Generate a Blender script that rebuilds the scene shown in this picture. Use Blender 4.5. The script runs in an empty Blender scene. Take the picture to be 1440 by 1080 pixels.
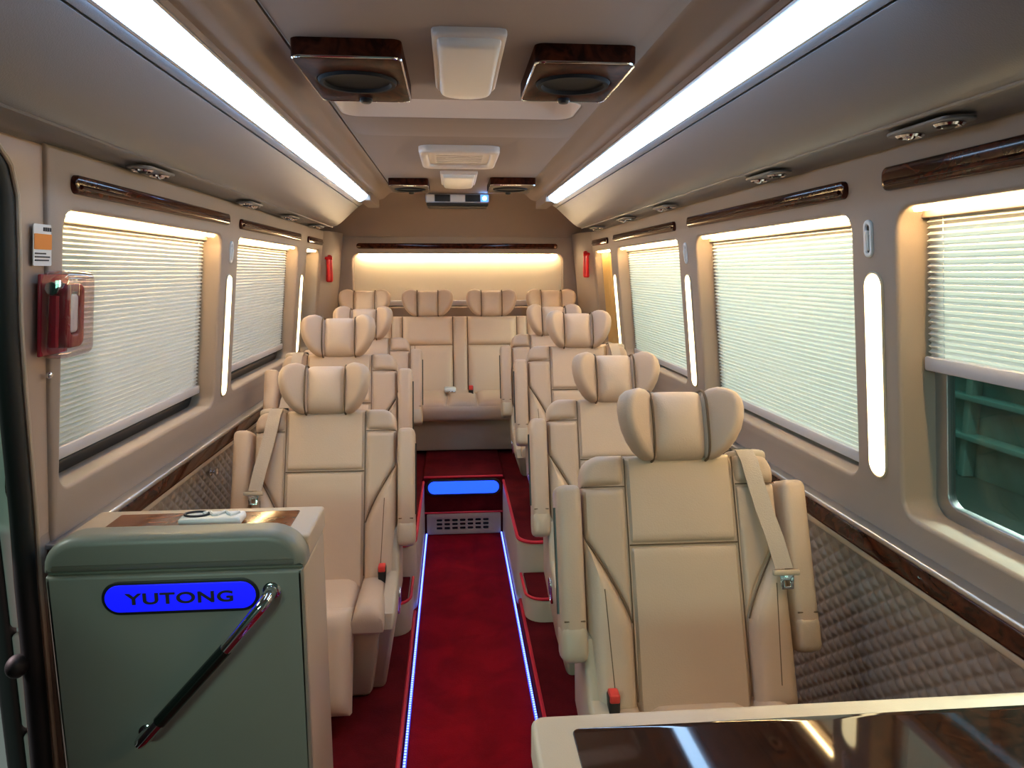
import bpy, bmesh, math, random
from math import sin, cos, pi, radians, sqrt
from mathutils import Vector, Matrix
from mathutils.geometry import tessellate_polygon
random.seed(4)
SC = bpy.context.scene
COL = SC.collection

# ------------------------------------------------------------------ camera, world, exposure
cam_d = bpy.data.cameras.new('camera')
cam = bpy.data.objects.new('camera', cam_d)
COL.objects.link(cam)
SC.camera = cam
cam_d.sensor_width = 36.0
cam_d.lens = 25.0
cam_d.clip_start = 0.02
cam.location = (0, 0, 1.45)
TH, PS = radians(8.979), radians(4.743)
F = Vector((sin(PS) * cos(TH), cos(PS) * cos(TH), -sin(TH)))
cam.rotation_euler = F.to_track_quat('-Z', 'Y').to_euler()

world = bpy.data.worlds.new('world')
SC.world = world
world.use_nodes = True
bg = world.node_tree.nodes['Background']
bg.inputs['Color'].default_value = (0.52, 0.85, 0.68, 1)
bg.inputs['Strength'].default_value = 0.05
SC.view_settings.view_transform = 'Standard'
SC.view_settings.look = 'None'
SC.view_settings.gamma = 1.0
SC.view_settings.exposure = 0.12
try:
    SC.view_settings.use_curve_mapping = False
    SC.cycles.use_denoising = True
    SC.cycles.max_bounces = 8
    SC.cycles.diffuse_bounces = 4
    SC.cycles.sample_clamp_indirect = 6.0
except Exception:
    pass

# unseen fill lights added in the hall around the bus
def area(name, loc, aim, sx, sy, power, col):
    d = bpy.data.lights.new(name, 'AREA')
    d.shape = 'RECTANGLE'
    d.size, d.size_y, d.energy, d.color = sx, sy, power, col
    o = bpy.data.objects.new(name, d)
    COL.objects.link(o)
    o.location = loc
    o.rotation_euler = (Vector(aim) - Vector(loc)).to_track_quat('-Z', 'Y').to_euler()
    return o
area('blind_backlight', (4.2, 2.6, 3.4), (1.0, 2.6, 1.2), 3.0, 0.8, 1000, (1.0, 0.90, 0.84))  # added source standing in for outside light behind the blinds
area('door_side_fill', (-4.2, 2.4, 3.4), (-0.9, 2.4, 1.2), 3.0, 0.8, 480, (1.0, 0.74, 0.76))  # added pink fill behind the console-side blinds
area('hatch_fill', (0.05, 2.3, 4.6), (0.05, 2.3, 2.0), 2.0, 2.0, 160, (1.0, 0.90, 0.85))  # added over the roof hatch to brighten its well

area('hall_wall_fill', (3.4, 8.5, 4.6), (6.0, 8.0, -0.2), 1.0, 3.0, 110, (0.55, 1.0, 0.92))  # added teal fill for the hall wall beyond the glass
area('front_fill', (-2.6, -5.0, 2.8), (-0.8, 1.6, 0.9), 2.0, 0.6, 95, (0.62, 1.0, 0.84))  # added ahead of the bus to light door panel and console front

# ------------------------------------------------------------------ materials
def mat(name, col, rough=0.5, metal=0.0, emit=None, es=0.0, coat=0.0, bump=None, vary=None, spec=0.5):
    m = bpy.data.materials.new(name)
    m.use_nodes = True
    nt = m.node_tree
    p = nt.nodes['Principled BSDF']
    p.inputs['Base Color'].default_value = (*col, 1)
    p.inputs['Roughness'].default_value = rough
    p.inputs['Metallic'].default_value = metal
    p.inputs['Specular IOR Level'].default_value = spec
    p.inputs['Coat Weight'].default_value = coat
    p.inputs['Coat Roughness'].default_value = 0.04
    if emit:
        p.inputs['Emission Color'].default_value = (*emit, 1)
        p.inputs['Emission Strength'].default_value = es
    tc = nt.nodes.new('ShaderNodeTexCoord')
    if bump:
        sc, st = bump
        n = nt.nodes.new('ShaderNodeTexNoise')
        n.inputs['Scale'].default_value = sc
        n.inputs['Detail'].default_value = 4
        b = nt.nodes.new('ShaderNodeBump')
        b.inputs['Strength'].default_value = st
        b.inputs['Distance'].default_value = 0.002
        nt.links.new(tc.outputs['Object'], n.inputs['Vector'])
        nt.links.new(n.outputs['Fac'], b.inputs['Height'])
        nt.links.new(b.outputs['Normal'], p.inputs['Normal'])
    if vary:
        sc, c2, stretch, dist = vary
        mp = nt.nodes.new('ShaderNodeMapping')
        mp.inputs['Scale'].default_value = stretch
        n = nt.nodes.new('ShaderNodeTexNoise')
        n.inputs['Scale'].default_value = sc
        n.inputs['Detail'].default_value = 6
        n.inputs['Distortion'].default_value = dist
        r = nt.nodes.new('ShaderNodeValToRGB')
        r.color_ramp.elements[0].position = 0.35
        r.color_ramp.elements[1].position = 0.68
        r.color_ramp.elements[0].color = (*col, 1)
        r.color_ramp.elements[1].color = (*c2, 1)
        nt.links.new(tc.outputs['Object'], mp.inputs['Vector'])
        nt.links.new(mp.outputs['Vector'], n.inputs['Vector'])
        nt.links.new(n.outputs['Fac'], r.inputs['Fac'])
        nt.links.new(r.outputs['Color'], p.inputs['Base Color'])
    return m

LEATHER = mat('beige leather', (0.60, 0.440, 0.325), 0.45, bump=(260, 0.25), vary=(3, (0.64, 0.475, 0.355), (1, 1, 1), 0))
LEATHER2 = mat('beige leather side', (0.57, 0.415, 0.31), 0.45, bump=(260, 0.25))
PIPING = mat('brown piping', (0.13, 0.075, 0.04), 0.6)
SHELL = mat('beige plastic shell', (0.50, 0.40, 0.30), 0.4, bump=(400, 0.15))
WALL = mat('wall panel beige', (0.325, 0.258, 0.215), 0.55, bump=(500, 0.2))
PILLAR = mat('pillar paint', (0.42, 0.31, 0.24), 0.35)
DUCT = mat('duct leatherette', (0.19, 0.188, 0.20), 0.36, bump=(350, 0.2))
CEIL = mat('ceiling cloth', (0.30, 0.225, 0.185), 0.8, bump=(500, 0.2))
CEILTRIM = mat('pale ceiling plastic', (0.64, 0.54, 0.47), 0.4)
QUILT = mat('quilted leatherette', (0.25, 0.20, 0.165), 0.45, bump=(400, 0.2))
WOOD = mat('glossy burl wood', (0.018, 0.005, 0.003), 0.10, spec=0.28, vary=(14, (0.085, 0.018, 0.008), (1, 0.6, 1), 3.0))
WOODTOP = mat('glossy table wood', (0.010, 0.004, 0.003), 0.05, vary=(26, (0.036, 0.011, 0.005), (1, 1, 1), 3.5))
WOODLIGHT = mat('console top wood', (0.12, 0.035, 0.012), 0.12, vary=(9, (0.26, 0.09, 0.03), (1, 3, 1), 2.0))
CHROME = mat('chrome', (0.75, 0.75, 0.77), 0.12, 1.0)
SILVER = mat('satin aluminium', (0.55, 0.55, 0.58), 0.35, 1.0)
RAILSIL = mat('blind rail silver', (0.55, 0.53, 0.56), 0.4)
BLACK = mat('black plastic', (0.012, 0.012, 0.013), 0.4)
RUBBER = mat('black rubber', (0.008, 0.011, 0.012), 0.6)
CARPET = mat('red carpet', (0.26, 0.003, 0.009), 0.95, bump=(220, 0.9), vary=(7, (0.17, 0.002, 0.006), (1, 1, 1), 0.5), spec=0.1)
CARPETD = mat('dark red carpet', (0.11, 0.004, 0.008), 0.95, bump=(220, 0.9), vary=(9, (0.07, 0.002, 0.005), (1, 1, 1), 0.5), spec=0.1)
REDEDGE = mat('red carpet edging', (0.62, 0.01, 0.03), 0.6)
STRIP = mat('ceiling light diffuser', (0.9, 0.9, 0.9), 0.4, emit=(0.40, 0.66, 1.0), es=14.0)
PLAMP = mat('pillar lamp diffuser', (0.9, 0.85, 0.7), 0.4, emit=(1.0, 0.80, 0.42), es=6.0)
WLED = mat('window led strip', (0.9, 0.8, 0.6), 0.4, emit=(1.0, 0.69, 0.31), es=85.0)
BLUE = mat('blue led', (0.05, 0.08, 0.9), 0.4, emit=(0.03, 0.06, 1.0), es=1.1)
BLUEBEAD = mat('blue led bead', (0.2, 0.3, 0.9), 0.4, emit=(0.22, 0.34, 1.0), es=2.6)
BLUESIGN = mat('blue lit sign', (0.02, 0.02, 0.6), 0.3, emit=(0.003, 0.006, 0.95), es=0.95)
BLUEOVAL = mat('blue lit oval', (0.02, 0.06, 0.6), 0.3, emit=(0.01, 0.06, 1.0), es=2.4)
REDPL = mat('red plastic', (0.60, 0.01, 0.015), 0.3)
REDCASE = mat('dark red plastic', (0.30, 0.012, 0.03), 0.25)
REDBTN = mat('red button', (0.75, 0.05, 0.04), 0.4)
WHITE = mat('white plastic', (0.80, 0.79, 0.78), 0.35)
OFFW = mat('off white lamp cover', (0.74, 0.68, 0.62), 0.3)
ORANGE = mat('orange print', (0.80, 0.25, 0.03), 0.5)
INK = mat('black ink', (0.02, 0.02, 0.03), 0.6)
BELT = mat('grey beige webbing', (0.50, 0.41, 0.34), 0.7, bump=(300, 0.5))
CONSOLE_SHADE = mat('console beige with shade', (0.225, 0.225, 0.19), 0.38, bump=(500, 0.12))  # beige darkened towards grey green for the shade on the console front
CURTAIN = mat('gold curtain', (0.62, 0.40, 0.14), 0.75)
DOORP = mat('pale teal door panel', (0.70, 0.84, 0.80), 0.35)
CONE = mat('speaker cone', (0.012, 0.012, 0.013), 0.7, spec=0.1)
SPKWOOD = mat('speaker wood', (0.016, 0.005, 0.003), 0.45, spec=0.02, vary=(14, (0.06, 0.014, 0.006), (1, 0.6, 1), 3.0))
HALL = mat('dark hall wall', (0.08, 0.24, 0.22), 0.8, vary=(1.2, (0.13, 0.36, 0.34), (1, 1, 1), 1.0))
HALLP = mat('hall post', (0.16, 0.34, 0.32), 0.6)
GROUND = mat('hall floor', (0.06, 0.10, 0.09), 0.5)
REARBL = mat('cream blind cloth', (0.78, 0.68, 0.53), 0.8)

def cloth_mat(name, col, tr):
    m = bpy.data.materials.new(name)
    m.use_nodes = True
    nt = m.node_tree
    nt.nodes.remove(nt.nodes['Principled BSDF'])
    out = nt.nodes['Material Output']
    d = nt.nodes.new('ShaderNodeBsdfDiffuse'); d.inputs['Color'].default_value = (*col, 1)
    t = nt.nodes.new('ShaderNodeBsdfTranslucent'); t.inputs['Color'].default_value = (*col, 1)
    x = nt.nodes.new('ShaderNodeMixShader'); x.inputs[0].default_value = tr
    nt.links.new(d.outputs[0], x.inputs[1]); nt.links.new(t.outputs[0], x.inputs[2])
    nt.links.new(x.outputs[0], out.inputs['Surface'])
    return m
BLIND = cloth_mat('pleated blind cloth', (0.80, 0.76, 0.72), 0.35)

def glass_mat(name, tint, refl=0.06):
    m = bpy.data.materials.new(name)
    m.use_nodes = True
    nt = m.node_tree
    nt.nodes.remove(nt.nodes['Principled BSDF'])
    out = nt.nodes['Material Output']
    t = nt.nodes.new('ShaderNodeBsdfTransparent'); t.inputs['Color'].default_value = (*tint, 1)
    g = nt.nodes.new('ShaderNodeBsdfGlossy'); g.inputs['Roughness'].default_value = 0.03
    fr = nt.nodes.new('ShaderNodeLayerWeight')
    pw = nt.nodes.new('ShaderNodeMath'); pw.operation = 'POWER'; pw.inputs[1].default_value = 4.0
    ma = nt.nodes.new('ShaderNodeMath'); ma.operation = 'MULTIPLY_ADD'; ma.inputs[1].default_value = 0.5; ma.inputs[2].default_value = refl * 0.5
    nt.links.new(fr.outputs['Facing'], pw.inputs[0])
    nt.links.new(pw.outputs[0], ma.inputs[0])
    x = nt.nodes.new('ShaderNodeMixShader')
    nt.links.new(ma.outputs[0], x.inputs[0])
    nt.links.new(t.outputs[0], x.inputs[1]); nt.links.new(g.outputs[0], x.inputs[2])
    nt.links.new(x.outputs[0], out.inputs['Surface'])
    return m
GLASS = glass_mat('tinted window glass', (0.54, 0.66, 0.62))
CLEAR = glass_mat('clear plastic', (0.86, 0.78, 0.79), 0.28)

# ------------------------------------------------------------------ geometry helpers
class G:
    def __init__(s):
        s.v, s.f = [], []
    def add(s, v, f):
        b = len(s.v)
        s.v += [tuple(p) for p in v]
        s.f += [tuple(b + i for i in q) for q in f]
        return s

def ident(a, b, c):
    return (a, b, c)

def bmadd(g, bm, fn=ident):
    bm.verts.index_update()
    g.add([fn(*v.co) for v in bm.verts], [[v.index for v in f.verts] for f in bm.faces])
    bm.free()
    return g

def rbox(g, lo, hi, bev=0.01, seg=3, fn=ident, cuts=0):
    bm = bmesh.new()
    bmesh.ops.create_cube(bm, size=1)
    for v in bm.verts:
        v.co = Vector([(lo[i] + hi[i]) / 2 + v.co[i] * (hi[i] - lo[i]) for i in range(3)])
    if bev > 0:
        bmesh.ops.bevel(bm, geom=bm.edges[:], offset=min(bev, 0.49 * min(hi[i] - lo[i] for i in range(3))), segments=seg, profile=0.5, affect='EDGES')
    return bmadd(g, bm, fn)

def tube(g, pts, r, n=8, closed=False, fn=ident, caps=True):
    P = [Vector(fn(*p)) for p in pts]
    m = len(P)
    rr = r if isinstance(r, (list, tuple)) else [r] * m
    vs, fs = [], []
    up = None
    for i in range(m):
        a = P[(i - 1) % m] if (closed or i > 0) else P[i]
        b = P[(i + 1) % m] if (closed or i < m - 1) else P[i]
        t = (b - a).normalized()
        if up is None:
            up = t.orthogonal().normalized()
        up = (up - t * up.dot(t))
        up = up.normalized() if up.length > 1e-6 else t.orthogonal().normalized()
        sd = t.cross(up)
        for k in range(n):
            q = 2 * pi * k / n
            vs.append(P[i] + (up * cos(q) + sd * sin(q)) * rr[i])
    for i in range(m if closed else m - 1):
        for k in range(n):
            fs.append((i * n + k, i * n + (k + 1) % n, ((i + 1) % m) * n + (k + 1) % n, ((i + 1) % m) * n + k))
    if caps and not closed:
        fs.append(tuple(range(n)))
        fs.append(tuple(range((m - 1) * n, m * n)))
    return g.add(vs, fs)

def lathe(g, prof, n=24, fn=ident):
    vs, fs = [], []
    for (r, h) in prof:
        for k in range(n):
            vs.append(fn(r * cos(2 * pi * k / n), r * sin(2 * pi * k / n), h))
    for i in range(len(prof) - 1):
        for k in range(n):
            fs.append((i * n + k, i * n + (k + 1) % n, (i + 1) * n + (k + 1) % n, (i + 1) * n + k))
    fs.append(tuple(range(n)))
    fs.append(tuple(range((len(prof) - 1) * n, len(prof) * n)))
    return g.add(vs, fs)

def sell(g, rad, e1=1.0, e2=1.0, fn=ident, nu=22, nv=14):
    pw = lambda x, e: math.copysign(abs(x) ** e, x)
    vs, fs = [], []
    for i in range(nv + 1):
        b = -pi / 2 + pi * i / nv
        for k in range(nu):
            a = 2 * pi * k / nu
            vs.append(fn(rad[0] * pw(cos(b), e1) * pw(cos(a), e2), rad[1] * pw(cos(b), e1) * pw(sin(a), e2), rad[2] * pw(sin(b), e1)))
    for i in range(nv):
        for k in range(nu):
            fs.append((i * nu + k, i * nu + (k + 1) % nu, (i + 1) * nu + (k + 1) % nu, (i + 1) * nu + k))
    return g.add(vs, fs)

def rrect(u0, u1, v0, v1, r, n=6):
    r = min(r, (u1 - u0) / 2 - 1e-4, (v1 - v0) / 2 - 1e-4)
    out = []
    for cx, cy, a0 in ((u1 - r, v0 + r, -pi / 2), (u1 - r, v1 - r, 0), (u0 + r, v1 - r, pi / 2), (u0 + r, v0 + r, pi)):
        for k in range(n + 1):
            a = a0 + pi / 2 * k / n
            out.append((cx + r * cos(a), cy + r * sin(a)))
    return out

def ccw(p):
    a = sum(p[i][0] * p[(i + 1) % len(p)][1] - p[(i + 1) % len(p)][0] * p[i][1] for i in range(len(p)))
    return p if a > 0 else p[::-1]

def offset(p, d):
    if abs(d) < 1e-7:
        return list(p)
    n = len(p)
    out = []
    for i in range(n):
        a, b, c = Vector(p[i - 1]), Vector(p[i]), Vector(p[(i + 1) % n])
        e1, e2 = (b - a), (c - b)
        e1 = e1.normalized() if e1.length > 1e-9 else e2.normalized()
        e2 = e2.normalized() if e2.length > 1e-9 else e1
        n1, n2 = Vector((-e1.y, e1.x)), Vector((-e2.y, e2.x))
        k = n1 + n2
        L = max(0.3, 1 + n1.dot(n2))
        out.append(tuple(b + k * (d / L)))
    return out

def plate(g, outer, holes, th, bev, fn, steps=3, back=True):
    """flat piece, front at n=0, back at n=th, front edges (and hole edges) rounded by bev; fn(u, v, n) places it"""
    outer = ccw(outer)
    holes = [ccw(h) for h in holes]
    rings = []
    if bev > 0:
        for i in range(steps + 1):
            a = pi / 2 * i / steps
            rings.append((bev * (1 - sin(a)), bev * (1 - cos(a))))
    else:
        rings.append((0, 0))
    rings.append((0, th))
    base = []
    first = last = None
    for ri, (d, n) in enumerate(rings):
        polys = [offset(outer, d)] + [offset(h, -d) for h in holes]
        idx = []
        for p in polys:
            idx.append([len(g.v) + i for i in range(len(p))])
            g.v += [tuple(fn(u, v, n)) for u, v in p]
        if ri == 0 or (ri == len(rings) - 1 and back):
            flat = [i for q in idx for i in q]
            for t in tessellate_polygon([[Vector((u, v, 0)) for u, v in p] for p in polys]):
                g.f.append(tuple(flat[i] for i in t))
        if last:
            for qa, qb in zip(last, idx):
                m = len(qa)
                for i in range(m):
                    g.f.append((qa[i], qa[(i + 1) % m], qb[(i + 1) % m], qb[i]))
        last = idx
    return g

def pad(g, fl, fr, t0, t1, th, r, fn, nu=12, nt=14, skirt=0.03):
    """stuffed cushion panel between the edges fl(t) and fr(t): swells to th, falls to its seam within r"""
    e = lambda s: sqrt(max(0.0, 1 - (1 - min(s / r, 1.0)) ** 2))
    vs, fs = [], []
    U = [-1] + [(1 - cos(pi * j / nu)) / 2 for j in range(nu + 1)] + [-2]
    T = [-1] + [(1 - cos(pi * i / nt)) / 2 for i in range(nt + 1)] + [-2]
    W = len(U)
    for ti in T:
        tt = 0 if ti == -1 else 1 if ti == -2 else ti
        t = t0 + (t1 - t0) * tt
        xl, xr = fl(t), fr(t)
        for uj in U:
            uu = 0 if uj == -1 else 1 if uj == -2 else uj
            x = xl + (xr - xl) * uu
            n = th * e(min(x - xl, xr - x) + 1e-9) * e(min(t - t0, t1 - t) + 1e-9)
            if ti < 0 or uj < 0:
                n = -skirt
            vs.append(fn(x, t, n))
    for i in range(len(T) - 1):
        for j in range(W - 1):
            fs.append((i * W + j, i * W + j + 1, (i + 1) * W + j + 1, (i + 1) * W + j))
    return g.add(vs, fs)

def obj(name, g, m, parent=None, smooth=40, label=None):
    me = bpy.data.meshes.new(name)
    me.from_pydata(g.v, [], g.f)
    bm = bmesh.new()
    bm.from_mesh(me)
    bmesh.ops.remove_doubles(bm, verts=bm.verts, dist=1e-6)
    bmesh.ops.recalc_face_normals(bm, faces=bm.faces)
    bm.to_mesh(me)
    bm.free()
    me.materials.append(m)
    if smooth:
        me.shade_smooth()
        me.set_sharp_from_angle(angle=radians(smooth))
    o = bpy.data.objects.new(name, me)
    COL.objects.link(o)
    if parent:
        o.parent = parent
    if label:
        o['label'] = label
    return o

def struct(name, g, m, parent=None, smooth=40):
    o = obj(name, g, m, parent, smooth)
    if parent is None:
        o['kind'] = 'structure'
    return o

def thing(name, label, cat, loc=(0, 0, 0), group=None):
    o = bpy.data.objects.new(name, None)
    o.empty_display_size = 0.1
    COL.objects.link(o)
    o.location = loc
    o['label'] = label
    o['category'] = cat
    if group:
        o['group'] = group
    return o

def tag(o, label, cat, group=None):
    o['label'] = label
    o['category'] = cat
    if group:
        o['group'] = group
    return o

def rel(fn, loc):
    """geometry given in bus coordinates, stored relative to a thing's base"""
    def f(*a):
        p = fn(*a)
        return (p[0] - loc[0], p[1] - loc[1], p[2] - loc[2])
    return f

def text_mesh(s, size, fn, th=0.0015, spacing=1.0):
    c = bpy.data.curves.new('lettering', 'FONT')
    c.body = s
    c.size = size
    c.align_x = 'CENTER'
    c.align_y = 'CENTER'
    c.extrude = th
    c.offset = size * 0.022
    c.space_character = spacing
    o = bpy.data.objects.new('lettering', c)
    COL.objects.link(o)
    dg = bpy.context.evaluated_depsgraph_get()
    ev = o.evaluated_get(dg)
    me = ev.to_mesh()
    g = G().add([fn(*v.co) for v in me.vertices], [tuple(p.vertices) for p in me.polygons])
    ev.to_mesh_clear()
    bpy.data.objects.remove(o)
    bpy.data.curves.remove(c)
    return g

XC = 0.05
def half(z):
    return 0.985 - 0.111 * (z - 0.81)
def wallfn(s):
    """(y along the bus, z up, n out of the bus) on the leaning side wall; s=-1 door side, +1 other side"""
    return lambda y, z, n: (XC + s * (half(z) + n), y, z)
YE = 5.2            # rear wall
DS, TS = 'on the console side', 'on the dark table side'
SIDE = {-1: 'on the console side', 1: 'on the dark table side'}

# ------------------------------------------------------------------ SETTING: floor
XL, XR = -0.17, 0.265
g = G(); rbox(g, (XL - 0.02, -0.9, -0.06), (XR + 0.02, 3.83, 0.0), 0)
floor = struct('floor', g, CARPET)
def slab(name, pts, z0, z1, m, parent, bev=0.012):
    g = G()
    plate(g, pts, [], z1 - z0, bev, lambda u, v, n: (u, v, z1 - n))
    return obj(name, g, m, parent)
def piping(pts, r, parent, m=REDEDGE, name='edge_piping'):
    g = G(); tube(g, pts, r, 6)
    return obj(name, g, m, parent)
for s in (-1, 1):
    xe = XL if s < 0 else XR
    xo = XC + s * 1.0
    # lower platform: red carpet on a shallow plinth
    a, b = sorted((xe, xo))
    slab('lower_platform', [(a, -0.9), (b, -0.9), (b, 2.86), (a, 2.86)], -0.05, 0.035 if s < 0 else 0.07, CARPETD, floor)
    piping([(xe + s * 0.006, -0.9, 0.033 if s < 0 else 0.068), (xe + s * 0.006, 2.84, 0.033 if s < 0 else 0.068)], 0.007, floor)
    # middle step with rounded corner
    r = 0.07
    pts = [(xe + s * 0.012, 2.88), (xe + s * 0.012, 2.70)]
    for k in range(7):
        q = pi / 2 * k / 6
        pts.append((xe + s * (0.012 + r - r * cos(q)), 2.70 - r * sin(q)))
    pts += [(xe + s * 0.24, 2.63), (xe + s * 0.24, 2.88)]
    slab('middle_step', pts, 0.0, 0.16, SHELL, floor)
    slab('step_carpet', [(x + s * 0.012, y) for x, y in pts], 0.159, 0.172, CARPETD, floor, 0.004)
    piping([(x, y, 0.168) for x, y in pts[:-2]] + [(xe + s * 0.22, 2.63, 0.168)], 0.006, floor)
    # upper platform
    pts = [(xe, YE), (xe, 2.97)]
    r = 0.08
    for k in range(7):
        q = pi / 2 * k / 6
        pts.append((xe + s * (r - r * cos(q)), 2.97 - r * sin(q)))
    pts += [(xo, 2.89), (xo, YE)]
    slab('upper_platform', pts, -0.05, 0.295, SHELL, floor)
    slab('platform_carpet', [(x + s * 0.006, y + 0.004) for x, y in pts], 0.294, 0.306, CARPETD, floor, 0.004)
    piping([(x + s * 0.004, y, 0.302) for x, y in pts[1:-1]], 0.008, floor)
    piping([(xe + s * 0.004, 3.86, 0.302), (xe + s * 0.004, 2.97, 0.302)], 0.008, floor)
    # blue light line along the foot of the platform
    g = G(); rbox(g, (xe - s * 0.010 - 0.005, 0.25, 0.0), (xe - s * 0.010 + 0.005, 3.80, 0.012), 0.002, 1)
    obj('light_strip', g, BLUE, floor)
    g = G()
    y = 0.3
    while y < 3.79:
        rbox(g, (xe - s * 0.010 - 0.0035, y, 0.011), (xe - s * 0.010 + 0.0035, y + 0.006, 0.0145), 0)
        y += 0.0135
    o = obj('light_bead', g, BLUEBEAD, floor)
    o['kind'] = 'stuff'
# rear floor and riser
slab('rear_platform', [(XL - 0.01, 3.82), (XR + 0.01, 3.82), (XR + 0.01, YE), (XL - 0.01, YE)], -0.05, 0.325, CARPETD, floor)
piping([(XL, 3.822, 0.328), (XR, 3.822, 0.328)], 0.007, floor)
piping([(XL, 3.806, 0.128), (XR, 3.806, 0.128)], 0.006, floor)
g = G()
kh = [rrect(-0.105 + 0.043 * i, -0.073 + 0.043 * i, z, z + 0.016, 0.006, 3) for i in range(7) for z in (0.030, 0.053, 0.076)]
plate(g, rrect(XL + 0.012, XR - 0.012, 0.004, 0.122, 0.01), kh, 0.012, 0.002, lambda u, v, n: (u, 3.800 + n, v))
obj('kick_plate', g, SHELL, floor)
g = G(); rbox(g, (-0.12, 3.8125, 0.02), (0.215, 3.819, 0.105), 0)
obj('kick_plate_backing', g, BLACK, floor)
g = G(); plate(g, rrect(XL + 0.008, XR - 0.008, 0.225, 0.318, 0.045, 8), [], 0.010, 0.003, lambda u, v, n: (u, 3.806 + n, v))
fr = obj('riser_light', g, BLACK, floor)
g = G(); plate(g, rrect(XL + 0.022, XR - 0.022, 0.236, 0.307, 0.0355, 8), [], 0.006, 0.002, lambda u, v, n: (u, 3.803 + n, v))
obj('lit_panel', g, BLUEOVAL, fr)

# ------------------------------------------------------------------ SETTING: side walls
WT, WB = 1.585, 0.945
WIN = {-1: [(1.685, 2.775, WB), (2.985, 4.115, 0.965), (4.345, 4.74, 0.965)],
       1: [(0.30, 1.490, 0.90), (1.670, 2.772, WB - 0.01), (2.995, 4.125, 0.965), (4.30, 4.78, 0.965)]}
walls = {}
for s in (-1, 1):
    fn = wallfn(s)
    y0 = 1.61 if s < 0 else -0.9
    outer = [(y0, 1.715), (y0 + (0.05 if s < 0 else 0), 0.82), (YE, 0.82), (YE, 1.715)]
    g = G()
    plate(g, outer, [rrect(a, b, zb, WT, 0.045) for a, b, zb in WIN[s]], 0.055, 0.010, fn)
    w = struct('wall_left' if s < 0 else 'wall_right', g, WALL)
    walls[s] = w
    # quilted lower panel (one stitched leatherette cover, real relief)
    q0, q1, z0, z1 = (1.62 if s < 0 else 0.95), (3.6 if s < 0 else 3.3), 0.05, 0.80
    ny, nz = int((q1 - q0) / 0.0042), 180
    P = 0.043
    vs, fs = [], []
    for i in range(ny + 1):
        y = q0 + (q1 - q0) * i / ny
        for j in range(nz + 1):
            z = z0 + (z1 - z0) * j / nz
            a, b = (y * 0.8 + z) / P, (y * 0.8 - z) / P
            h = min(abs(sin(pi * a)), abs(sin(pi * b))) ** 0.55
            vs.append((XC + s * (0.985 - 0.008 * h), y, z))
    for i in range(ny):
        for j in range(nz):
            fs.append((i * (nz + 1) + j, (i + 1) * (nz + 1) + j, (i + 1) * (nz + 1) + j + 1, i * (nz + 1) + j + 1))
    me = bpy.data.meshes.new('quilted_panel')
    me.from_pydata(vs, [], fs)
    me.materials.append(QUILT)
    me.shade_smooth()
    o = bpy.data.objects.new('quilted_panel', me)
    COL.objects.link(o); o.parent = w
    g = G(); rbox(g, (XC + s * 1.02 - 0.03, q0 if s < 0 else -0.9, -0.05), (XC + s * 1.02 + 0.03, YE, 0.86), 0)
    obj('wall_backing', g, WALL, w)
    g = G(); rbox(g, (min(XC + s * 0.977, XC + s * 1.0), q1 - 0.01, 0.05), (max(XC + s * 0.977, XC + s * 1.0), 4.95, 0.8), 0.004)
    obj('plain_panel', g, QUILT, w)
    if s > 0:
        g = G(); rbox(g, (XC + 0.975, -0.9, 0.05), (XC + 1.0, 0.955, 0.8), 0.004)
        obj('plain_panel', g, QUILT, w)
    # wood rail with a silver lip
    g = G(); rbox(g, (min(XC + s * 0.955, XC + s * 1.0), y0 + (0.03 if s < 0 else 0), 0.760), (max(XC + s * 0.955, XC + s * 1.0), 4.95, 0.815), 0.012)
    t = struct('trim_1' if s < 0 else 'trim_2', g, WOOD)
    g = G(); rbox(g, (min(XC + s * 0.948, XC + s * 1.0), y0 + (0.03 if s < 0 else 0), 0.815), (max(XC + s * 0.948, XC + s * 1.0), 4.95, 0.830), 0.005)
    obj('silver_lip', g, SILVER, t)
    g = G(); rbox(g, (min(XC + s * 0.963, XC + s * 1.0), y0 + (0.03 if s < 0 else 0), 0.742), (max(XC + s * 0.963, XC + s * 1.0), 4.95, 0.760), 0.006)
    obj('lower_bead', g, SHELL, t)

# windows: pane, sash and hidden light line; the blinds are things
LEDW = 0.011
for s in (-1, 1):
    fn = wallfn(s)
    for k, (a, b, zb) in enumerate(WIN[s]):
        g = G()
        plate(g, rrect(a - 0.03, b + 0.03, zb - 0.03, WT + 0.03, 0.05), [rrect(a + 0.035, b - 0.035, zb + 0.03, WT - 0.02, 0.03)], 0.02, 0.004, lambda u, v, n: fn(u, v, n + 0.085))
        wn = struct('window_%d' % ((k + 1) if s < 0 else (k + 4)), g, BLACK if not (s > 0 and k == 0) else SILVER)
        g = G()
        plate(g, rrect(a - 0.02, b + 0.02, zb - 0.02, WT + 0.02, 0.04), [], 0.005, 0, lambda u, v, n: fn(u, v, n + 0.094))
        obj('pane', g, GLASS, wn)
        # reveal
        g = G()
        plate(g, rrect(a - 0.012, b + 0.012, zb - 0.012, WT + 0.012, 0.05), [rrect(a - 0.002, b + 0.002, zb - 0.002, WT + 0.002, 0.045)], 0.045, 0, lambda u, v, n: fn(u, v, n + 0.045))
        obj('reveal', g, WALL, wn)
        g = G(); rbox(g, (a + 0.03, WT - 0.010, 0.018), (b - 0.03, WT - 0.001, 0.018 + LEDW), 0.002, 1, fn)
        obj('light_line', g, WLED, wn, label='warm glowing light line under the top edge')
        if s > 0 and k == 0:
            for ym in (0.62,):
                g = G(); rbox(g, (ym, zb, 0.084), (ym + 0.018, WT, 0.100), 0.003, 1, fn)
                obj('mullion', g, SILVER, wn)

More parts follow.
